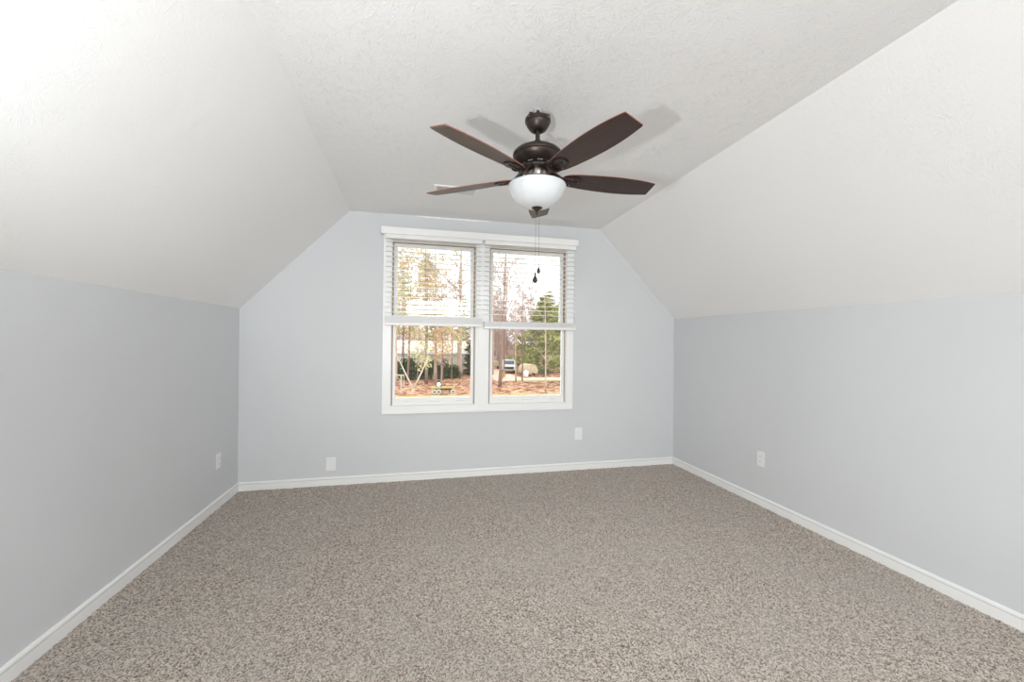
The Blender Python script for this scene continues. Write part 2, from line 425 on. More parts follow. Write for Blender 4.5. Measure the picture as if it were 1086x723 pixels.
# ------------------------------------------------------------------ outlets
def outlet(name, loc, rz, label, cat, kind, w=.072, h=.117):
    root = tag(empty(name, loc, rz), label, cat)
    b = MB(); b.box(-w / 2, w / 2, -.006, 0, -h / 2, h / 2); b.build('plate', M['plate'], root, bevel=.003)
    if kind == 'duplex':
        for s_ in (-1, 1):
            zc = s_ * .0195; pts = []
            for k in range(24):
                a = 2 * pi * k / 24; pts.append((.0172 * cos(a), zc + max(-.0115, min(.0115, .0172 * sin(a)))))
            b = MB(); b.prism(pts, lambda p, t: (p[0], t, p[1]), -.0075, -.005); rec = b.build('socket_face', M['plate'], root, bevel=.0005)
            b = MB(); b.box(-.0078, -.0055, -.0080, -.0070, zc - .001, zc + .0075); b.box(.0055, .0078, -.0080, -.0070, zc, zc + .0075)
            b.lathe([(.0024, -.0001), (.0024, .0010)], (0, 0), 12, T=Matrix.Translation((0, -.0070, zc - .0065)) @ Matrix.Rotation(pi / 2, 4, 'X'))
            b.build('socket_slot', M['slot'], rec)
        sc = [0.0]
    elif kind == 'decora':
        b = MB(); b.box(-.0165, .0165, -.0085, -.005, -.033, .033); rec = b.build('socket_face', M['plate'], root, bevel=.001)
        for zc in (-.017, .015):
            b = MB(); b.box(-.0078, -.0055, -.0090, -.008, zc - .001, zc + .0075); b.box(.0055, .0078, -.0090, -.008, zc, zc + .0075)
            b.build('socket_slot', M['slot'], rec)
        sc = [-.048, .048]
    else:
        sc = [-.042, .042]
    for z in sc:
        b = MB(); b.lathe([(.0033, 0), (.003, .0012), (.001, .0016)], (0, 0), 12, T=Matrix.Translation((0, -.0059, z)) @ Matrix.Rotation(pi / 2, 4, 'X'))
        b.build('screw', M['screw'] if kind != 'duplex' else M['plate'], root)
    return root
outlet('wall_outlet', (XL, -.355, .361), pi / 2, 'white duplex outlet on the left wall near the corner', 'outlet', 'duplex')
outlet('wall_outlet', (2.6815, -1.152, .374), -pi / 2, 'white duplex outlet on the right wall', 'outlet', 'duplex')
outlet('wall_outlet', (1.595, 0, .366), 0, 'white outlet on the window wall, below and right of the window', 'outlet', 'decora', .080, .125)
outlet('blank_wall_plate', (-.739, 0, .190), 0, 'plain white cover plate low on the window wall above the baseboard', 'wall plate', 'blank', .080, .118)

# ------------------------------------------------------------------ ceiling vent
b = MB(); vx0, vx1, vy0, vy1, vz = .105, .435, -.80, -.635, 2.4505
vr = tag(empty('ceiling_vent', ((vx0 + vx1) / 2, (vy0 + vy1) / 2, 2.452)), 'white metal air vent set in the flat ceiling near the window wall', 'vent')
off = -vr.location
b.box(vx0, vx1, vy0, vy0 + .018, vz - .006, vz + .004); b.box(vx0, vx1, vy1 - .018, vy1, vz - .006, vz + .004)
b.box(vx0, vx0 + .022, vy0 + .018, vy1 - .018, vz - .006, vz + .004); b.box(vx1 - .022, vx1, vy0 + .018, vy1 - .018, vz - .006, vz + .004)
b.build('frame', M['vinyl'], vr, bevel=.0015).location = off
b = MB(); b.box(vx0 + .020, vx1 - .020, vy0 + .016, vy1 - .016, vz + .0005, vz + .002); b.build('duct_opening', M['slot'], vr).location = off
nf = 22
for k in range(nf):
    x = vx0 + .028 + (vx1 - vx0 - .056) * k / (nf - 1)
    b = MB(); T = Matrix.Translation((x, 0, vz - .0035)) @ Matrix.Rotation(.95 if k < nf / 2 else -.95, 4, 'Y')
    b.box(-.0006, .0006, vy0 + .018, vy1 - .018, -.0062, .0062, T=T); b.build('louver', M['vinyl'], vr).location = off

# ------------------------------------------------------------------ ceiling fan
FX, FY = .575, -1.908
fan = tag(empty('ceiling_fan', (FX, FY, 2.456)), 'dark bronze ceiling fan with five brown blades and white glass bowl light', 'ceiling fan')
FZ = -2.456
def fp(mb, nm, mt, parent=fan, smooth=35, bevel=0):
    o = mb.build(nm, mt, parent, smooth=smooth, bevel=bevel)
    if parent is fan: o.location = (0, 0, FZ)
    return o
b = MB()
b.lathe([(.020, 2.400), (.022, 2.404), (.022, 2.454), (.020, 2.4555)], n=24)
fp(b, 'hanger_stem', M['stem'])
b = MB()
b.box(-.050, -.034, -.026, .010, 2.398, 2.424); b.box(-.020, -.006, -.048, -.036, 2.400, 2.425); b.box(.020, .050, -.034, -.008, 2.398, 2.421); b.box(-.050, .050, .0, .014, 2.416, 2.4235)
fp(b, 'mounting_bracket', M['bronze'], smooth=30)
b = MB(); b.lathe([(.060, 2.408), (.0635, 2.406), (.0648, 2.399), (.0640, 2.389), (.0605, 2.386), (.0600, 2.383), (.0560, 2.373), (.048, 2.360), (.040, 2.350), (.034, 2.3455), (.024, 2.344), (.020, 2.352)][::-1], n=48)
can = fp(b, 'canopy', M['bronze'])
for a in (.6, 2.2, 3.7, 5.3):
    b = MB(); b.lathe([(.004, 0), (.004, .003), (.002, .004)], (0, 0), 10, T=Matrix.Translation((.0635 * cos(a),   .0625 * sin(a), 2.397)) @ Matrix.Rotation(a, 4, 'Z') @ Matrix.Rotation(pi / 2, 4, 'Y'))
    fp(b, 'screw', M['bronze2'], can)
b = MB(); b.lathe([(.0115, 2.26), (.0115, 2.36)], n=24); fp(b, 'downrod', M['bronze'])
b = MB(); b.lathe([(.030, 2.262), (.028, 2.272), (.020, 2.284), (.0165, 2.298), (.0120, 2.300)], n=32); fp(b, 'rod_collar', M['bronze'])
b = MB()
b.lathe([(.050, 2.165), (.072, 2.166), (.080, 2.172), (.094, 2.180), (.108, 2.190), (.1170, 2.202), (.1205, 2.2115), (.1190, 2.2130), (.1190, 2.2150), (.1235, 2.2165), (.1245, 2.222), (.1220, 2.231), (.110, 2.243), (.090, 2.254), (.062, 2.263), (.030, 2.267)], n=64)
mot = fp(b, 'motor_housing', M['bronze'])
for k in range(10):
    b = MB(); T = Matrix.Rotation(2 * pi * k / 10 + .2, 4, 'Z'); b.box(.0745, .0795, -.013, .013, 2.1685, 2.1725, T=T)
    fp(b, 'vent_slot', M['slot'], mot)
b = MB(); b.lathe([(.030, 2.144), (.076, 2.144), (.080, 2.147), (.080, 2.160), (.076, 2.164), (.060, 2.166)], n=48); fp(b, 'flywheel', M['bronze'])
b = MB(); b.lathe([(.048, 2.112), (.050, 2.116), (.050, 2.140), (.047, 2.142), (.047, 2.146)], n=40); fp(b, 'switch_housing', M['bronze2'])
b = MB(); b.lathe([(.090, 2.066), (.118, 2.068), (.120, 2.074), (.100, 2.082), (.075, 2.088), (.060, 2.100), (.055, 2.112), (.040, 2.114)], n=56); fp(b, 'light_fitter', M['bronze'])
b = MB(); b.lathe([(.020, 1.9590), (.040, 1.9605), (.062, 1.9665), (.084, 1.9780), (.104, 1.9930), (.121, 2.0110), (.134, 2.0320), (.1405, 2.0480), (.1415, 2.0500), (.1440, 2.0515), (.1455, 2.0570), (.1455, 2.0660), (.1440, 2.0700), (.140, 2.0710), (.1385, 2.068), (.138, 2.055), (.115, 2.012), (.08, 1.983), (.02, 1.965)], n=72)
fp(b, 'glass_bowl', M['opal'], smooth=60)
b = MB(); b.lathe([(.002, 1.924), (.0055, 1.926), (.0065, 1.933), (.0060, 1.938), (.0095, 1.944), (.0175, 1.950), (.0265, 1.957), (.0290, 1.961), (.0290, 1.964), (.012, 1.966)], n=32); fp(b, 'finial', M['bronze'])
# five blades with their arms
TH0, BW = 1.256, .0495
def hwid(r):
    ks = [(.130, .018), (.137, .031), (.150, .041), (.175, .0485), (.22, .0555), (.30, .0630), (.38, .0672), (.44, .0680), (.50, .0660), (.56, .0605), (.615, .0522), (.629, .0495), (.6333, .0465)]
    for (a, c), (d, e) in zip(ks, ks[1:]):
        if a <= r <= d: return c + (e - c) * (r - a) / (d - a)
rs_ = [.130, .1325, .137, .143, .150, .162, .175, .20, .23, .27, .31, .35, .39, .43, .47, .51, .55, .585, .615, .629, .6333]
outline = [(r, hwid(r)) for r in rs_] + [(r, -hwid(r)) for r in rs_[::-1]]
TI = -.226
def blade_set(k):
    a = TH0 + 2 * pi * k / 5
    base = Matrix.Translation((0, 0, 2.114)) @ Matrix.Rotation(a, 4, 'Z') @ Matrix.Rotation(TI, 4, 'X')
    b = MB(); b.prism(outline, lambda p, t: (p[0], p[1], t), -.0022, .0022)
    b.mi = [0, 0] + [1] * (len(b.f) - 2)
    bl = b.build('blade', [M['blade'], M['edge']], fan); bl.matrix_local = Matrix.Translation((0, 0, FZ)) @ base
    # bracket under the blade: shield-shaped plate, curved arm to the flywheel
    b = MB()
    sh = [(.150, .016), (.165, .034), (.190, .040), (.215, .033), (.232, .016), (.236, 0)]
    pl = sh + [(x, -y) for x, y in sh[:-1][::-1]]
    b.prism(pl, lambda p, t: (p[0], p[1], t), -.0085, -.0032)
    b.box(.140, .215, -.006, .006, -.0125, -.0080)
    for s_ in (-1, 1):
        b.tube([(.160, s_ * .027, -.0080), (.140, s_ * .024, -.009), (.120, s_ * .016, -.001), (.100, s_ * .012, .016), (.078, s_ * .012, .036)], [.0065, .007, .0075, .008, .008], 8)
    b.box(.060, .092, -.020, .020, .032, .042)
    br = b.build('blade_bracket', M['bronze'], fan, smooth=35, bevel=.0012); br.matrix_local = Matrix.Translation((0, 0, FZ)) @ Matrix.Translation((0, 0, 2.114)) @ Matrix.Rotation(a, 4, 'Z') @ Matrix.Rotation(TI * .9, 4, 'X')
    for sx, sy in ((.178, .024), (.178, -.024), (.218, 0)):
        q = MB(); q.lathe([(.0045, -.0105), (.0042, -.0085), (.004, -.0084)], (sx, sy), 10); q.build('screw', M['bronze2'], br, smooth=35)
for k in range(5): blade_set(k)
# two pull chains with pendants
for x, y, z1, big in ((.036, .144, 1.662, 1.25), (.055, .144, 1.700, .95)):
    b = MB(); ztop = 2.080; n = int((ztop - z1) / .0052)
    for k in range(n):
        zc = ztop - k * .0052; r = .0013
        b.lathe([(.0004, zc - r), (r, zc - .0004), (r, zc + .0004), (.0004, zc + r)], (x, y), 6)
    b.tube([(x, y, ztop), (x, y, z1)], .0005, 4)
    b.tube([(x * .4, .112, 2.092), (x, .130, 2.088), (x, y, 2.079)], .0015, 6)
    ch = fp(b, 'pull_chain', M['chain'])
    q = MB(); g = big
    q.lathe([(.0015, z1 + .002), (.0030 * g, z1 - .003), (.0035 * g, z1 - .010 * g), (.0060 * g, z1 - .020 * g), (.0105 * g, z1 - .031 * g), (.0115 * g, z1 - .037 * g), (.0085 * g, z1 - .043 * g), (.003 * g, z1 - .045 * g)][::-1], (x, y), 20)
    o = q.build('chain_pendant', M['bronze'], ch, smooth=50)

# ================================================================== outside
G = -2.8
def gmat():
    m = mat('leaf_litter', (.5, .25, .12), .9, spec=.15); t = NT(m)
    co = t.n('ShaderNodeTexCoord').outputs['Object']
    vo = t.n('ShaderNodeTexVoronoi', {'Vector': co, 'Scale': 3.2})
    rnd = t.n('ShaderNodeSeparateColor', {0: vo.outputs['Color']}).outputs[0]
    nz = t.noise(co, 1.2, 4, .6)
    v = t.math('ADD', t.math('MULTIPLY', rnd, .6), t.math('MULTIPLY', nz, .5))
    c = t.ramp(v, [(.28, (.07, .024, .011)), (.42, (.21, .078, .036)), (.58, (.38, .175, .092)), (.80, (.58, .37, .24))])
    t.link(c, 'Base Color'); t.link(t.bump(vo.outputs['Distance'], .6, .05), 'Normal')
    return m
EX = 1.05
def noisy(name, c1, c2, sc, rough=.85):
    c1 = tuple(x * EX for x in c1); c2 = tuple(x * EX for x in c2)
    m = mat(name, c1, rough, spec=.2); t = NT(m)
    co = t.n('ShaderNodeTexCoord').outputs['Object']
    t.link(t.ramp(t.noise(co, sc, 4, .6), [(.35, c1), (.65, c2)]), 'Base Color'); return m
M['litter'] = gmat()
M['lawn'] = noisy('yellow_lawn', (.30, .25, .10), (.38, .29, .14), 3)
M['gravel'] = noisy('pale_gravel', (.52, .36, .27), (.66, .50, .40), 4)
M['bark_tan'] = noisy('tan_bark', (.34, .23, .18), (.48, .36, .29), 5)
M['bark_dark'] = noisy('dark_bark', (.17, .105, .085), (.27, .18, .15), 6)
M['bark_pale'] = noisy('pale_bark', (.50, .43, .33), (.66, .58, .47), 6)
M['twig'] = noisy('twig', (.33, .23, .195), (.48, .36, .31), 2)
M['leaf_pine'] = noisy('pine_needles', (.15, .17, .05), (.42, .41, .15), 1.2)
M['leaf_dark'] = noisy('evergreen_leaves', (.030, .048, .018), (.10, .13, .05), 2.5)
M['leaf_tan'] = noisy('withered_leaves', (.45, .27, .13), (.58, .44, .22), 1.5)
M['leaf_pale'] = noisy('pale_yellow_leaves', (.40, .38, .17), (.58, .56, .30), 1.5)
M['siding'] = noisy('pale_siding', (.52, .49, .43), (.60, .57, .50), 1)
M['roof'] = noisy('pale_shingle', (.56, .48, .42), (.66, .57, .50), 8)
M['dark_glass'] = mat('dark_pane', (.04, .045, .05), .15)
M['white_paint'] = mat('white_paint', (.74, .75, .76), .35)
M['rubber'] = mat('rubber', (.03, .03, .03), .8)
M['yellow'] = mat('yellow_paint', (.46, .36, .13), .5)
M['tarp'] = noisy('tan_tarp', (.42, .32, .20), (.52, .42, .29), 3)
M['pale_wood'] = mat('weathered_wood', (.44, .38, .30), .8)  # one even weathered tan for the post and cart wheels

def plane(name, x0, x1, y0, y1, z, m, lab=None, cat=None, kind=None, n=1, rag=0.0, seed=1):
    r = random.Random(seed); b = MB(); pts = []
    for k in range(n + 1): pts.append((x0 + (x1 - x0) * k / n, y0 + r.uniform(-rag, rag)))
    for k in range(n + 1): pts.append((x1 - (x1 - x0) * k / n, y1 + r.uniform(-rag, rag)))
    b.prism(pts, lambda p, t: (p[0], p[1], t), z - .05, z)
    return tag(b.build(name, m), lab, cat, kind=kind)
plane('leafy_ground', -120, 220, 6, 320, G, M['litter'], kind='structure')
plane('lawn', -20, 40, 12, 27.6, G + .03, M['lawn'], kind='structure', n=60, rag=.25, seed=3)
plane('driveway', 8.2, 30, 39.0, 42.0, G + .03, M['gravel'], kind='structure', n=30, rag=.3, seed=4)
plane('driveway', 8.6, 11.8, 41.8, 95, G + .02, M['gravel'], kind='structure', n=8, rag=.2, seed=5)
plane('lawn', 10.0, 24, 37.4, 39.0, G + .035, M['lawn'], kind='structure', n=30, rag=.35, seed=6)

# ---- trees
TW = .011     # thinnest twig radius
def branch(mb, r, p, d, L, rad, depth, tips, spread=.55, seg=4, n=5, upw=.12):
    pts = [p]; rads = [rad]; q = p.copy(); dd = d.copy()
    for k in range(seg):
        dd = (dd + Vector((r.gauss(0, .10), r.gauss(0, .10), r.gauss(0, .05) + upw * .5))).normalized()
        q = q + dd * (L / seg); pts.append(q.copy()); rads.append(max(TW * .6, rad * (1 - .72 * (k + 1) / seg)))
    mb.tube(pts, rads, n if depth > 1 else 3)
    tips.append((pts[-1], dd))
    if depth <= 0: return
    m = {3: 7, 2: 5, 1: 4}.get(depth, 4)
    for j in range(m):
        t = r.uniform(.25, 1.0) * seg; i = min(seg - 1, int(t)); pp = pts[i].lerp(pts[i + 1], t - i)
        ax = Vector((r.gauss(0, 1), r.gauss(0, 1), r.gauss(0, .4))).normalized()
        nd = (dd * 1.0 + ax * spread * 1.6).normalized()
        branch(mb, r, pp, nd, L * r.uniform(.4, .62), max(TW, rads[i] * .6), depth - 1, tips, spread, 3, 4, upw)
def leaves(mb, r, centers, per, spread, size, flat=1.0):
    for c in centers:
        for k in range(per):
            p = c + Vector((r.gauss(0, spread), r.gauss(0, spread), r.gauss(0, spread * flat)))
            a = Vector((r.gauss(0, 1), r.gauss(0, 1), r.gauss(0, 1))).normalized() * size * r.uniform(.6, 1.3)
            b_ = a.cross(Vector((r.gauss(0, 1), r.gauss(0, 1), r.gauss(0, 1)))).normalized() * size * .6
            i = len(mb.v); mb.v += [tuple(p - a), tuple(p + b_ * .8), tuple(p + a), tuple(p - b_ * .8)]; mb.f.append((i, i + 1, i + 2, i + 3)); mb.mi.append(0)
def bare_tree(seed, H, rad, bark, loc, first=.3, nb=12, depth=2, leaf=None, per=3, lean=(0, 0), bl=.32, name='bare_tree', lsize=.09):
    r = random.Random(seed); root = empty(name, loc)
    pts = []; rads = []; n = 10; q = Vector((0, 0, -.1)); dx = dy = 0
    for k in range(n + 1):
        t = k / n; pts.append(q.copy()); rads.append(rad * (1.15 - .95 * t) if k else rad * 1.35)
        dx += r.gauss(0, .012); dy += r.gauss(0, .012)
        q = q + Vector((lean[0] + dx, lean[1] + dy, 1)) * (H / n)
    mb = MB(); mb.tube(pts, rads, 9); mb.build('trunk', M[bark], root, smooth=180, fix=False)
    mb = MB(); tips = []
    for j in range(nb):
        t = (first + (1 - first) * (j + r.random()) / nb) * n; i = min(n - 1, int(t)); pp = pts[i].lerp(pts[i + 1], t - i)
        az = j * 2.4 + r.uniform(-.5, .5); el = r.uniform(.25, 1.0)
        d = Vector((cos(az) * cos(el), sin(az) * cos(el), sin(el)))
        branch(mb, r, pp, d, H * bl * r.uniform(.6, 1.1) * (1.15 - .6 * t / n), rads[i] * .5, depth, tips)
    mb.build('branches', M['twig'] if bark != 'bark_pale' else M['bark_pale'], root, fix=False)
    if leaf:
        lb = MB(); leaves(lb, r, [c for c, _ in tips if r.random() < .6], per, .28, lsize); lb.build('leaves', M[leaf], root, fix=False)
    return root
def pine(seed, H, rad, loc, W_, z0=.12, leafm='leaf_pine', name='pine_tree', levels=16, per=12, sz=.10, bark='bark_dark'):
    r = random.Random(seed); root = empty(name, loc)
    mb = MB(); mb.tube([(0, 0, -.1), (.05, 0, H * .5), (0, .05, H)], [rad * 1.1, rad * .7, .02], 8); mb.build('trunk', M[bark], root, smooth=180, fix=False)
    bb = MB(); lb = MB()
    for k in range(levels):
        t = z0 + (1 - z0) * k / levels; z = H * t
        R = W_ * (1 - ((k / levels) ** 1.3)) * r.uniform(.75, 1.15) + .2
        nb = r.randint(4, 6)
        for j in range(nb):
            az = 2 * pi * j / nb + r.uniform(-.5, .5); L = R * r.uniform(.7, 1.1)
            e = Vector((cos(az) * L, sin(az) * L, z + L * r.uniform(-.08, .25)))
            s_ = Vector((0, 0, z)); mid = (s_ + e) / 2 + Vector((0, 0, .05 * L))
            bb.tube([s_, mid, e], [.035, .022, .006], 4)
            cs = [s_.lerp(e, u) + Vector((0, 0, r.uniform(0, .1))) for u in (.35, .5, .62, .74, .86, .96) if L * u > .25]
            leaves(lb, r, cs, per, .10 + .07 * L, sz, .45)
    bb.build('branches', M['bark_dark'], root, fix=False); lb.build('foliage', M[leafm], root, fix=False)
    return root
def bush(seed, loc, w, h, leafm, n=900, size=.07, name='shrub'):
    r = random.Random(seed); root = empty(name, loc); st = MB(); cs = []
    for k in range(9):
        az = r.uniform(0, 2 * pi); e = Vector((cos(az) * w * .35 * r.random(), sin(az) * w * .35 * r.random(), h * r.uniform(.5, .9)))
        st.tube([(0, 0, -.05), e * .5 + Vector((0, 0, .05)), e], [.03, .018, .006], 5)
    st.build('stems', M['bark_dark'], root, fix=False)
    for k in range(60):
        az = r.uniform(0, 2 * pi); u = r.random() ** .5; zz = r.random()
        cs.append(Vector((cos(az) * u * w / 2 * (1 - .5 * zz ** 2), sin(az) * u * w / 2 * (1 - .5 * zz ** 2), .12 + zz * h * .9)))
    lb = MB(); leaves(lb, r, cs, n // 60, w * .09, size); lb.build('foliage', M[leafm], root, fix=False)
    return root

# trees one can tell apart, from the yard's edge back
def forked():
    root = tag(empty('forked_sapling', (-.35, 29.9, G)), 'pale forked sapling with two bare stems spread in a V', 'tree')
    r = random.Random(5); a = MB(); tips = []
    a.tube([(0, 0, -.1), (.02, 0, .15), (.05, 0, .35)], [.10, .085, .07], 8)
    a.build('trunk', M['bark_pale'], root, smooth=180, fix=False)
    for e1, e2 in (((-.50, .1, 1.3), (-1.35, .2, 3.1)), ((.55, -.1, 1.4), (1.25, -.1, 3.0))):
        a = MB(); a.tube([(.03, 0, .22), e1, e2], [.070, .052, .018], 7)
        for k in range(7):
            t = r.uniform(.3, 1); p = Vector(e1).lerp(Vector(e2), t)
            branch(a, r, p, Vector((r.gauss(0, .5), r.gauss(0, .5), .8)).normalized(), r.uniform(.5, 1.1), .018, 1, tips)
        a.build('stem', M['bark_pale'], root, smooth=180, fix=False)
forked()
tag(bare_tree(12, 15, .13, 'bark_dark', (.85, 36.5, G), first=.42, nb=11), 'slim dark bare trunk left of the pale trunk in the left window', 'tree')
tag(bare_tree(14, 17, .15, 'bark_tan', (1.75, 38.5, G), first=.30, nb=15, leaf='leaf_pale', per=5, lsize=.13), 'pale grey trunk with yellow leaves behind the yellow garden cart', 'tree')
tag(bare_tree(21, 19, .27, 'bark_tan', (4.75, 44, G), first=.36, nb=16, depth=3, bl=.30), 'thickest tan trunk, standing near the right edge of the left window', 'tree')
tag(bare_tree(23, 13, .10, 'bark_dark', (-.95, 38, G), first=.28, nb=14, leaf='leaf_pale', per=6, lsize=.13), 'thin dark tree with yellow leaves behind the forked sapling', 'tree')
tag(bare_tree(29, 12, .07, 'bark_dark', (2.6, 40.0, G), first=.30, nb=12, leaf='leaf_tan', per=4, lsize=.12), 'thinnest dark trunk between the pale grey and the thick tan trunk', 'tree')
tag(bare_tree(31, 14, .085, 'bark_tan', (-1.9, 34.5, G), first=.22, nb=14, leaf='leaf_tan', per=7, lsize=.13), 'slender tree with tan withered leaves at the left window edge', 'tree')
tag(bare_tree(33, 11, .06, 'bark_tan', (10.2, 27.9, G), first=.16, nb=9, depth=1, bl=.2), 'thin grey trunk rising in front of the wide pine', 'tree')
tag(bare_tree(37, 16, .14, 'bark_dark', (7.4, 33, G), first=.40, nb=12, lean=(.05, 0), depth=3), 'leaning dark tree forking high in the right window', 'tree')
for i, (x, y, h, rr) in enumerate([(7.9, 44, 15, .13), (9.3, 47, 16, .11), (10.0, 43.5, 14, .10), (9.8, 36.6, 13, .07), (10.9, 38.2, 12, .06)]):
    o = bare_tree(50 + i, h, rr, 'bark_tan' if i % 2 else 'bark_dark', (x, y, G), first=.34, nb=12, bl=.25)
    tag(o, ['reddish bare trunk by the left edge of the right window', 'bare trunk between the white house and the pickup truck', 'bare trunk just in front of the white pickup truck',
            'slim bare tree left of the wide pine, nearer the window', 'thin bare sapling against the left side of the wide pine'][i], 'tree')
tag(pine(61, 10.8, .16, (17.3, 51.0, G), 5.2, z0=.08, per=24, sz=.19, levels=20), 'wide bushy pine with low boughs in the right window', 'tree')
tag(pine(63, 10.5, .15, (14.9, 35.0, G), 2.9, z0=.14, per=20, sz=.13, levels=20), 'tall yellow-green pine at the right edge of the right window', 'tree')
tag(pine(65, 15, .14, (1.0, 46, G), 2.6, z0=.5, per=5, sz=.17, leafm='leaf_pale'), 'high pale pine above the house in the left window', 'tree')
tag(pine(67, 13, .12, (-1.6, 42, G), 1.9, z0=.38, per=5, sz=.17, leafm='leaf_pale'), 'thin pale pine at the upper left of the left window', 'tree')
tag(pine(69, 4.6, .10, (6.45, 46.8, G), 1.15, z0=.04, per=16, leafm='leaf_dark', levels=12), 'dark narrow evergreen right of the thick tan trunk', 'tree')
# hedge of separate dark shrubs before the house
hb = [(-3.4, 42, 1.9, 2.2), (-2.1, 41.2, 1.9, 1.9), (-.9, 41.7, 1.7, 2.1), (.3, 41.4, 1.8, 1.6), (1.5, 42, 1.9, 1.9), (2.8, 42.5, 1.7, 1.5), (3.9, 43.2, 1.7, 1.3)]
for i, (x, y, w_, h_) in enumerate(hb):
    tag(bush(80 + i, (x, y, G), w_, h_, 'leaf_dark', 2600, .10), ['leftmost dark shrub of the row before the pale house', 'dark shrub second from the left before the pale house', 'dark shrub behind the forked sapling, before the pale house',
        'low dark shrub in the middle of the row before the pale house', 'dark shrub behind the pale grey trunk', 'small dark shrub left of the thick tan trunk', 'rightmost and lowest dark shrub of the row before the pale house'][i], 'shrub', 'dark shrubs before the pale house')
tag(bush(95, (15.6, 45.2, G), 2.2, 1.0, 'leaf_dark'), 'low dark shrub right of the tan covered trailer', 'shrub')
tag(bush(96, (12.9, 29.5, G), 1.6, 1.3, 'leaf_tan', 300), 'thin withered shrub at the lower right of the right window', 'shrub')
tag(bush(97, (9.3, 41.0, G), .9, .8, 'leaf_tan', 300), 'small withered shrub by the driveway below the pickup truck', 'shrub')

tag(bare_tree(41, 5.5, .05, 'bark_tan', (2.3, 37.0, G), first=.25, nb=12, depth=1, leaf='leaf_tan', per=16, lsize=.14, bl=.34), 'short tree with tan leaves before the right half of the pale house', 'tree')
tag(bare_tree(42, 4.8, .05, 'bark_dark', (.0, 35.2, G), first=.25, nb=12, depth=1, leaf='leaf_pale', per=14, lsize=.14, bl=.34), 'short tree with yellow leaves before the left half of the pale house', 'tree')
tag(bare_tree(43, 7.0, .06, 'bark_dark', (3.6, 41.0, G), first=.30, nb=12, depth=1, leaf='leaf_pale', per=14, lsize=.15, bl=.34), 'yellow-leaved tree just left of the thick tan trunk', 'tree')
# deep woods: copies of four bare trees
TW = .020
protos = []
for i in range(4):
    o = bare_tree(200 + i, 15 + i, .13, 'bark_tan' if i % 2 else 'bark_dark', (0, 0, 0), first=.12, nb=17, bl=.24, depth=3)
    protos.append(o)
r = random.Random(77); k = 0
spots = []
while len(spots) < 84:
    y = r.uniform(53, 118); x = r.uniform(-.14, .50) * (y + 3.9)
    if all((x - a) ** 2 + (y - c) ** 2 > 10 for a, c in spots): spots.append((x, y))
for i, (x, y) in enumerate(spots):
    if y < 64 and -5 < x < 8: y += 14
    o = protos[i] if i < 4 else copy_tree(protos[i % 4])
    o.location = (x, y, G); o.rotation_euler = (0, 0, r.uniform(0, 6.28)); s_ = r.uniform(.5, 1.0); o.scale = (s_, s_, s_)
    tag(o, 'bare tree in the dense woods far behind the yard', 'tree', 'bare trees in the far woods')
pp = pine(210, 13, .15, (0, 0, 0), 2.6, z0=.25, per=8, sz=.16)
for i, (x, y) in enumerate([(-5.5, 58), (7.8, 70), (21, 60), (27, 66), (3, 78), (17, 82), (33, 74)]):
    o = pp if i == 0 else copy_tree(pp)
    o.location = (x, y, G); o.rotation_euler = (0, 0, i * 1.3)
    tag(o, 'yellow-green pine standing among the far bare woods', 'tree', 'pines in the far woods')

# tangled undergrowth at the foot of the far woods
r = random.Random(31); mb = MB(); tips = []
for i in range(420):
    y = r.uniform(56, 80); x = r.uniform(-.12, .46) * (y + 3.9)
    if 9 < x < 12.5: continue
    h = r.uniform(1.5, 4.5)
    branch(mb, r, Vector((x, y, G)), Vector((r.gauss(0, .2), r.gauss(0, .2), 1)).normalized(), h, .035, 2, tips, .5, 3, 4, .2)
tag(mb.build('undergrowth', M['twig'], fix=False), 'tangle of bare tan brush at the foot of the far woods', 'undergrowth', kind='stuff')

# ---- pale house
hs = tag(empty('house', (1.6, 50, G)), 'pale single-storey house behind the dark shrubs in the left window', 'house')
b = MB(); b.box(-5.6, 4.2, -3, 4, 0, 2.75)
for k in range(14): b.box(-5.62, 4.22, -3.02, -3.0, .2 + k * .18, .215 + k * .18)
b.build('wall', M['siding'], hs)
b = MB(); b.prism([(-3.5, 2.72), (.5, 4.1), (4.5, 2.72), (4.5, 2.86), (.5, 4.26), (-3.5, 2.86)], lambda p, t: (t, p[0], p[1]), -6.0, 4.6); b.build('roof', M['roof'], hs)
b = MB(); b.box(-6.0, 4.6, -3.58, -3.5, 2.64, 2.86); b.build('fascia', M['white_paint'], hs)
for x0, x1, z0, z1 in ((-3.6, -3.0, .9, 2.1), (-2.55, -1.95, .9, 2.1), (1.2, 2.1, 1.0, 2.1)):
    b = MB(); b.box(x0 - .08, x1 + .08, -3.08, -3.0, z0 - .08, z1 + .08); f_ = b.build('window_frame', M['white_paint'], hs)
    b = MB(); b.box(x0, (x0 + x1) / 2 - .02, -3.09, -3.06, z0, z1); b.box((x0 + x1) / 2 + .02, x1, -3.09, -3.06, z0, z1); b.build('pane', M['dark_glass'], f_)
# ---- far white house
fh = tag(empty('house', (17.0, 96, G)), 'small white house far off behind the bare trunks in the right window', 'house')
b = MB(); b.box(-2.4, 2.4, -3, 3, 0, 2.9); b.build('wall', M['white_paint'], fh)
b = MB(); b.prism([(-2.8, 2.9), (0, 4.6), (2.8, 2.9)], lambda p, t: (p[0], t, p[1]), -3.3, 3.3); b.build('roof', M['roof'], fh)
for x in (-1.2, 1.0):
    b = MB(); b.box(x - .4, x + .4, -3.06, -3.0, 1.0, 2.2); b.build('window_pane', M['dark_glass'], fh)
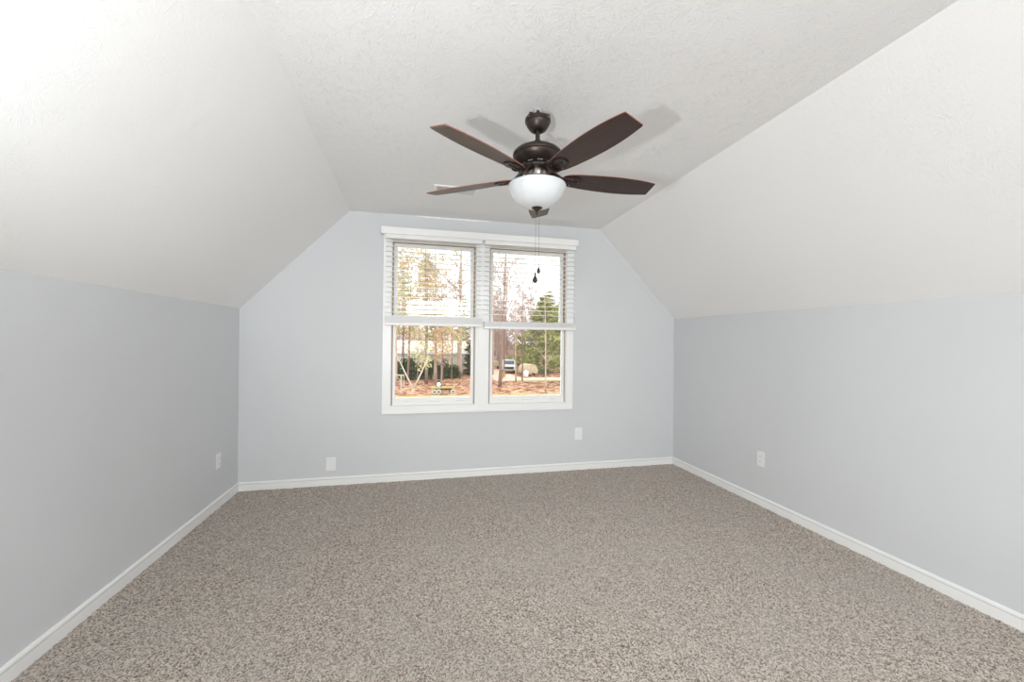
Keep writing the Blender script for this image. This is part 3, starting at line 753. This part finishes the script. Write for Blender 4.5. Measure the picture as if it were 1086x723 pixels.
# ---- pale yellow trailer by the driveway
tr = tag(empty('utility_trailer', (11.6, 58.5, G)), 'pale yellow box trailer beyond the driveway at the left of the right window', 'trailer')
b = MB(); b.box(-.55, .55, -.9, .9, .45, 1.25); b.build('box', mat('pale_yellow', (.52, .46, .28), .6), tr, bevel=.03)
for sx in (-.6, .6):
    b = MB(); b.lathe([(.1, -.08), (.28, -.08), (.3, 0), (.28, .08), (.1, .08)], n=20, T=Matrix.Translation((sx, 0, .3)) @ Matrix.Rotation(pi / 2, 4, 'Y')); b.build('wheel', M['rubber'], tr)
b = MB(); b.tube([(0, -.9, .45), (0, -1.7, .42)], .04, 6); b.build('tow_bar', M['rubber'], tr)
# ---- white pickup, nose towards the house
pk = tag(empty('pickup_truck', (12.2, 51.0, G), -.18), 'white pickup truck parked by the driveway behind bare trunks', 'truck')
b = MB(); b.box(-.95, .95, -2.6, -1.0, .45, 1.12); b.box(-.95, .95, -1.0, .9, .45, 1.15); b.box(-.95, .95, .9, 2.7, .45, 1.15)
b.prism([(-1.15, 1.12), (-.55, 1.72), (.75, 1.75), (.9, 1.15)], lambda p, t: (t, p[0], p[1]), -.84, .84); b.build('body', M['white_paint'], pk, bevel=.05)
b = MB(); b.prism([(-1.12, 1.2), (-.62, 1.66), (-.58, 1.66), (-1.08, 1.2)], lambda p, t: (t, p[0] - .03, p[1]), -.74, .74); b.build('windscreen', M['dark_glass'], pk)
b = MB(); b.box(-.86, -.84, -.7, .6, 1.2, 1.62); b.build('side_window', M['dark_glass'], pk)
b = MB(); b.box(-.6, .6, -2.64, -2.58, .62, .92); b.build('grille', M['rubber'], pk)
b = MB(); b.box(-.95, .95, -2.7, -2.58, .42, .56); b.build('bumper', M['bark_tan'], pk)
for sx in (-1, 1):
    b = MB(); b.box(sx * .78 - .13, sx * .78 + .13, -2.64, -2.58, .72, .92); b.build('headlight', M['screw'], pk)
    for sy in (-1.75, 1.75):
        b = MB(); b.lathe([(.15, -.11), (.35, -.11), (.38, 0), (.35, .11), (.15, .11)], n=20, T=Matrix.Translation((sx * .86, sy, .38)) @ Matrix.Rotation(pi / 2, 4, 'Y')); b.build('wheel', M['rubber'], pk)
# ---- tan covered trailer
cv = tag(empty('covered_trailer', (13.5, 45.6, G), .2), 'round tan covered trailer beside the wide pine', 'trailer')
b = MB(); pts = [(.85 * cos(a) , .35 + 1.15 * max(0, sin(a)) ** .8) for a in [pi * k / 16 for k in range(17)]]
b.prism(pts + [(-.85, .3), (.85, .3)], lambda p, t: (p[0], t, p[1]), -1.2, 1.2); b.build('cover', M['tarp'], cv, smooth=40, bevel=.1)
for sx in (-.8, .8):
    b = MB(); b.lathe([(.1, -.09), (.27, -.09), (.3, 0), (.27, .09), (.1, .09)], n=20, T=Matrix.Translation((sx, -.3, .3)) @ Matrix.Rotation(pi / 2, 4, 'Y')); b.build('wheel', M['rubber'], cv)
b = MB(); b.tube([(0, -1.2, .4), (-.1, -1.9, .4)], .05, 6); b.build('tow_bar', M['rubber'], cv)
tk = MB(); tk.lathe([(.10, 0), (.28, .02), (.33, .15), (.33, .55), (.28, .68), (.10, .75), (.08, .82), (.02, .83)], n=24)
tag(tk.build('tank', M['white_paint'], smooth=40, loc=(12.75, 43.7, G)), 'round white tank standing in front of the tan covered trailer', 'tank')
# ---- yellow garden cart with a spool on it
ct = tag(empty('garden_cart', (2.05, 28.6, G), .05), 'low yellow garden cart with pale wheels on the leaves', 'cart')
b = MB(); b.box(-.95, .80, -.32, .32, .46, .53); b.box(-.95, -.90, -.32, .32, .53, .62); b.box(-.95, .80, -.34, -.30, .50, .60); b.build('deck', M['yellow'], ct, bevel=.01)
b = MB(); b.box(-.85, .7, -.22, .22, .30, .46); b.build('undercarriage', M['rubber'], ct)
for sx in (-.78, -.45, .66):
    for sy in (-.34, .34):
        b = MB(); T = Matrix.Translation((sx, sy, .21)) @ Matrix.Rotation(pi / 2, 4, 'X')
        b.lathe([(.08, -.06), (.19, -.06), (.21, -.03), (.21, .03), (.19, .06), (.08, .06)], n=20, T=T); wh = b.build('wheel', M['pale_wood'], ct)
        b = MB(); b.lathe([(.03, -.075), (.07, -.065), (.07, .065), (.03, .075)], n=14, T=T); b.build('hub', M['rubber'], wh)
b = MB(); b.tube([(.80, 0, .50), (1.1, 0, .68), (1.25, 0, .80)], .025, 7); b.tube([(1.25, -.14, .80), (1.25, .14, .80)], .025, 7); b.build('handle', M['rubber'], ct)
sp = tag(empty('cable_spool', (1.62, 28.58, G + .53)), 'round white spool standing on the yellow garden cart', 'spool')
T = Matrix.Translation((0, 0, .24)) @ Matrix.Rotation(pi / 2, 4, 'X')
b = MB(); b.lathe([(.02, -.12), (.24, -.12), (.24, -.09), (.14, -.09), (.14, .09), (.24, .09), (.24, .12), (.02, .12)], n=28, T=T); b.build('reel', M['rubber'], sp)
b = MB(); b.lathe([(.02, .121), (.17, .121), (.17, .135), (.02, .135)], n=24, T=T); b.build('disc', M['white_paint'], sp)
# ---- pale post with a crossarm
ps = tag(empty('clothesline_post', (-1.25, 29.2, G)), 'pale wooden post with a crossarm at the lower left of the left window', 'post')
b = MB(); b.box(-.06, .06, -.06, .06, -.1, 1.5); b.build('post', M['pale_wood'], ps)
b = MB(); b.box(-.60, .22, -.05, .05, 1.40, 1.50); b.tube([(-.38, 0, 1.42), (-.02, 0, .95)], .03, 6); b.tube([(.2, 0, 1.42), (.22, 0, .35)], .03, 6); b.build('crossarm', M['pale_wood'], ps)
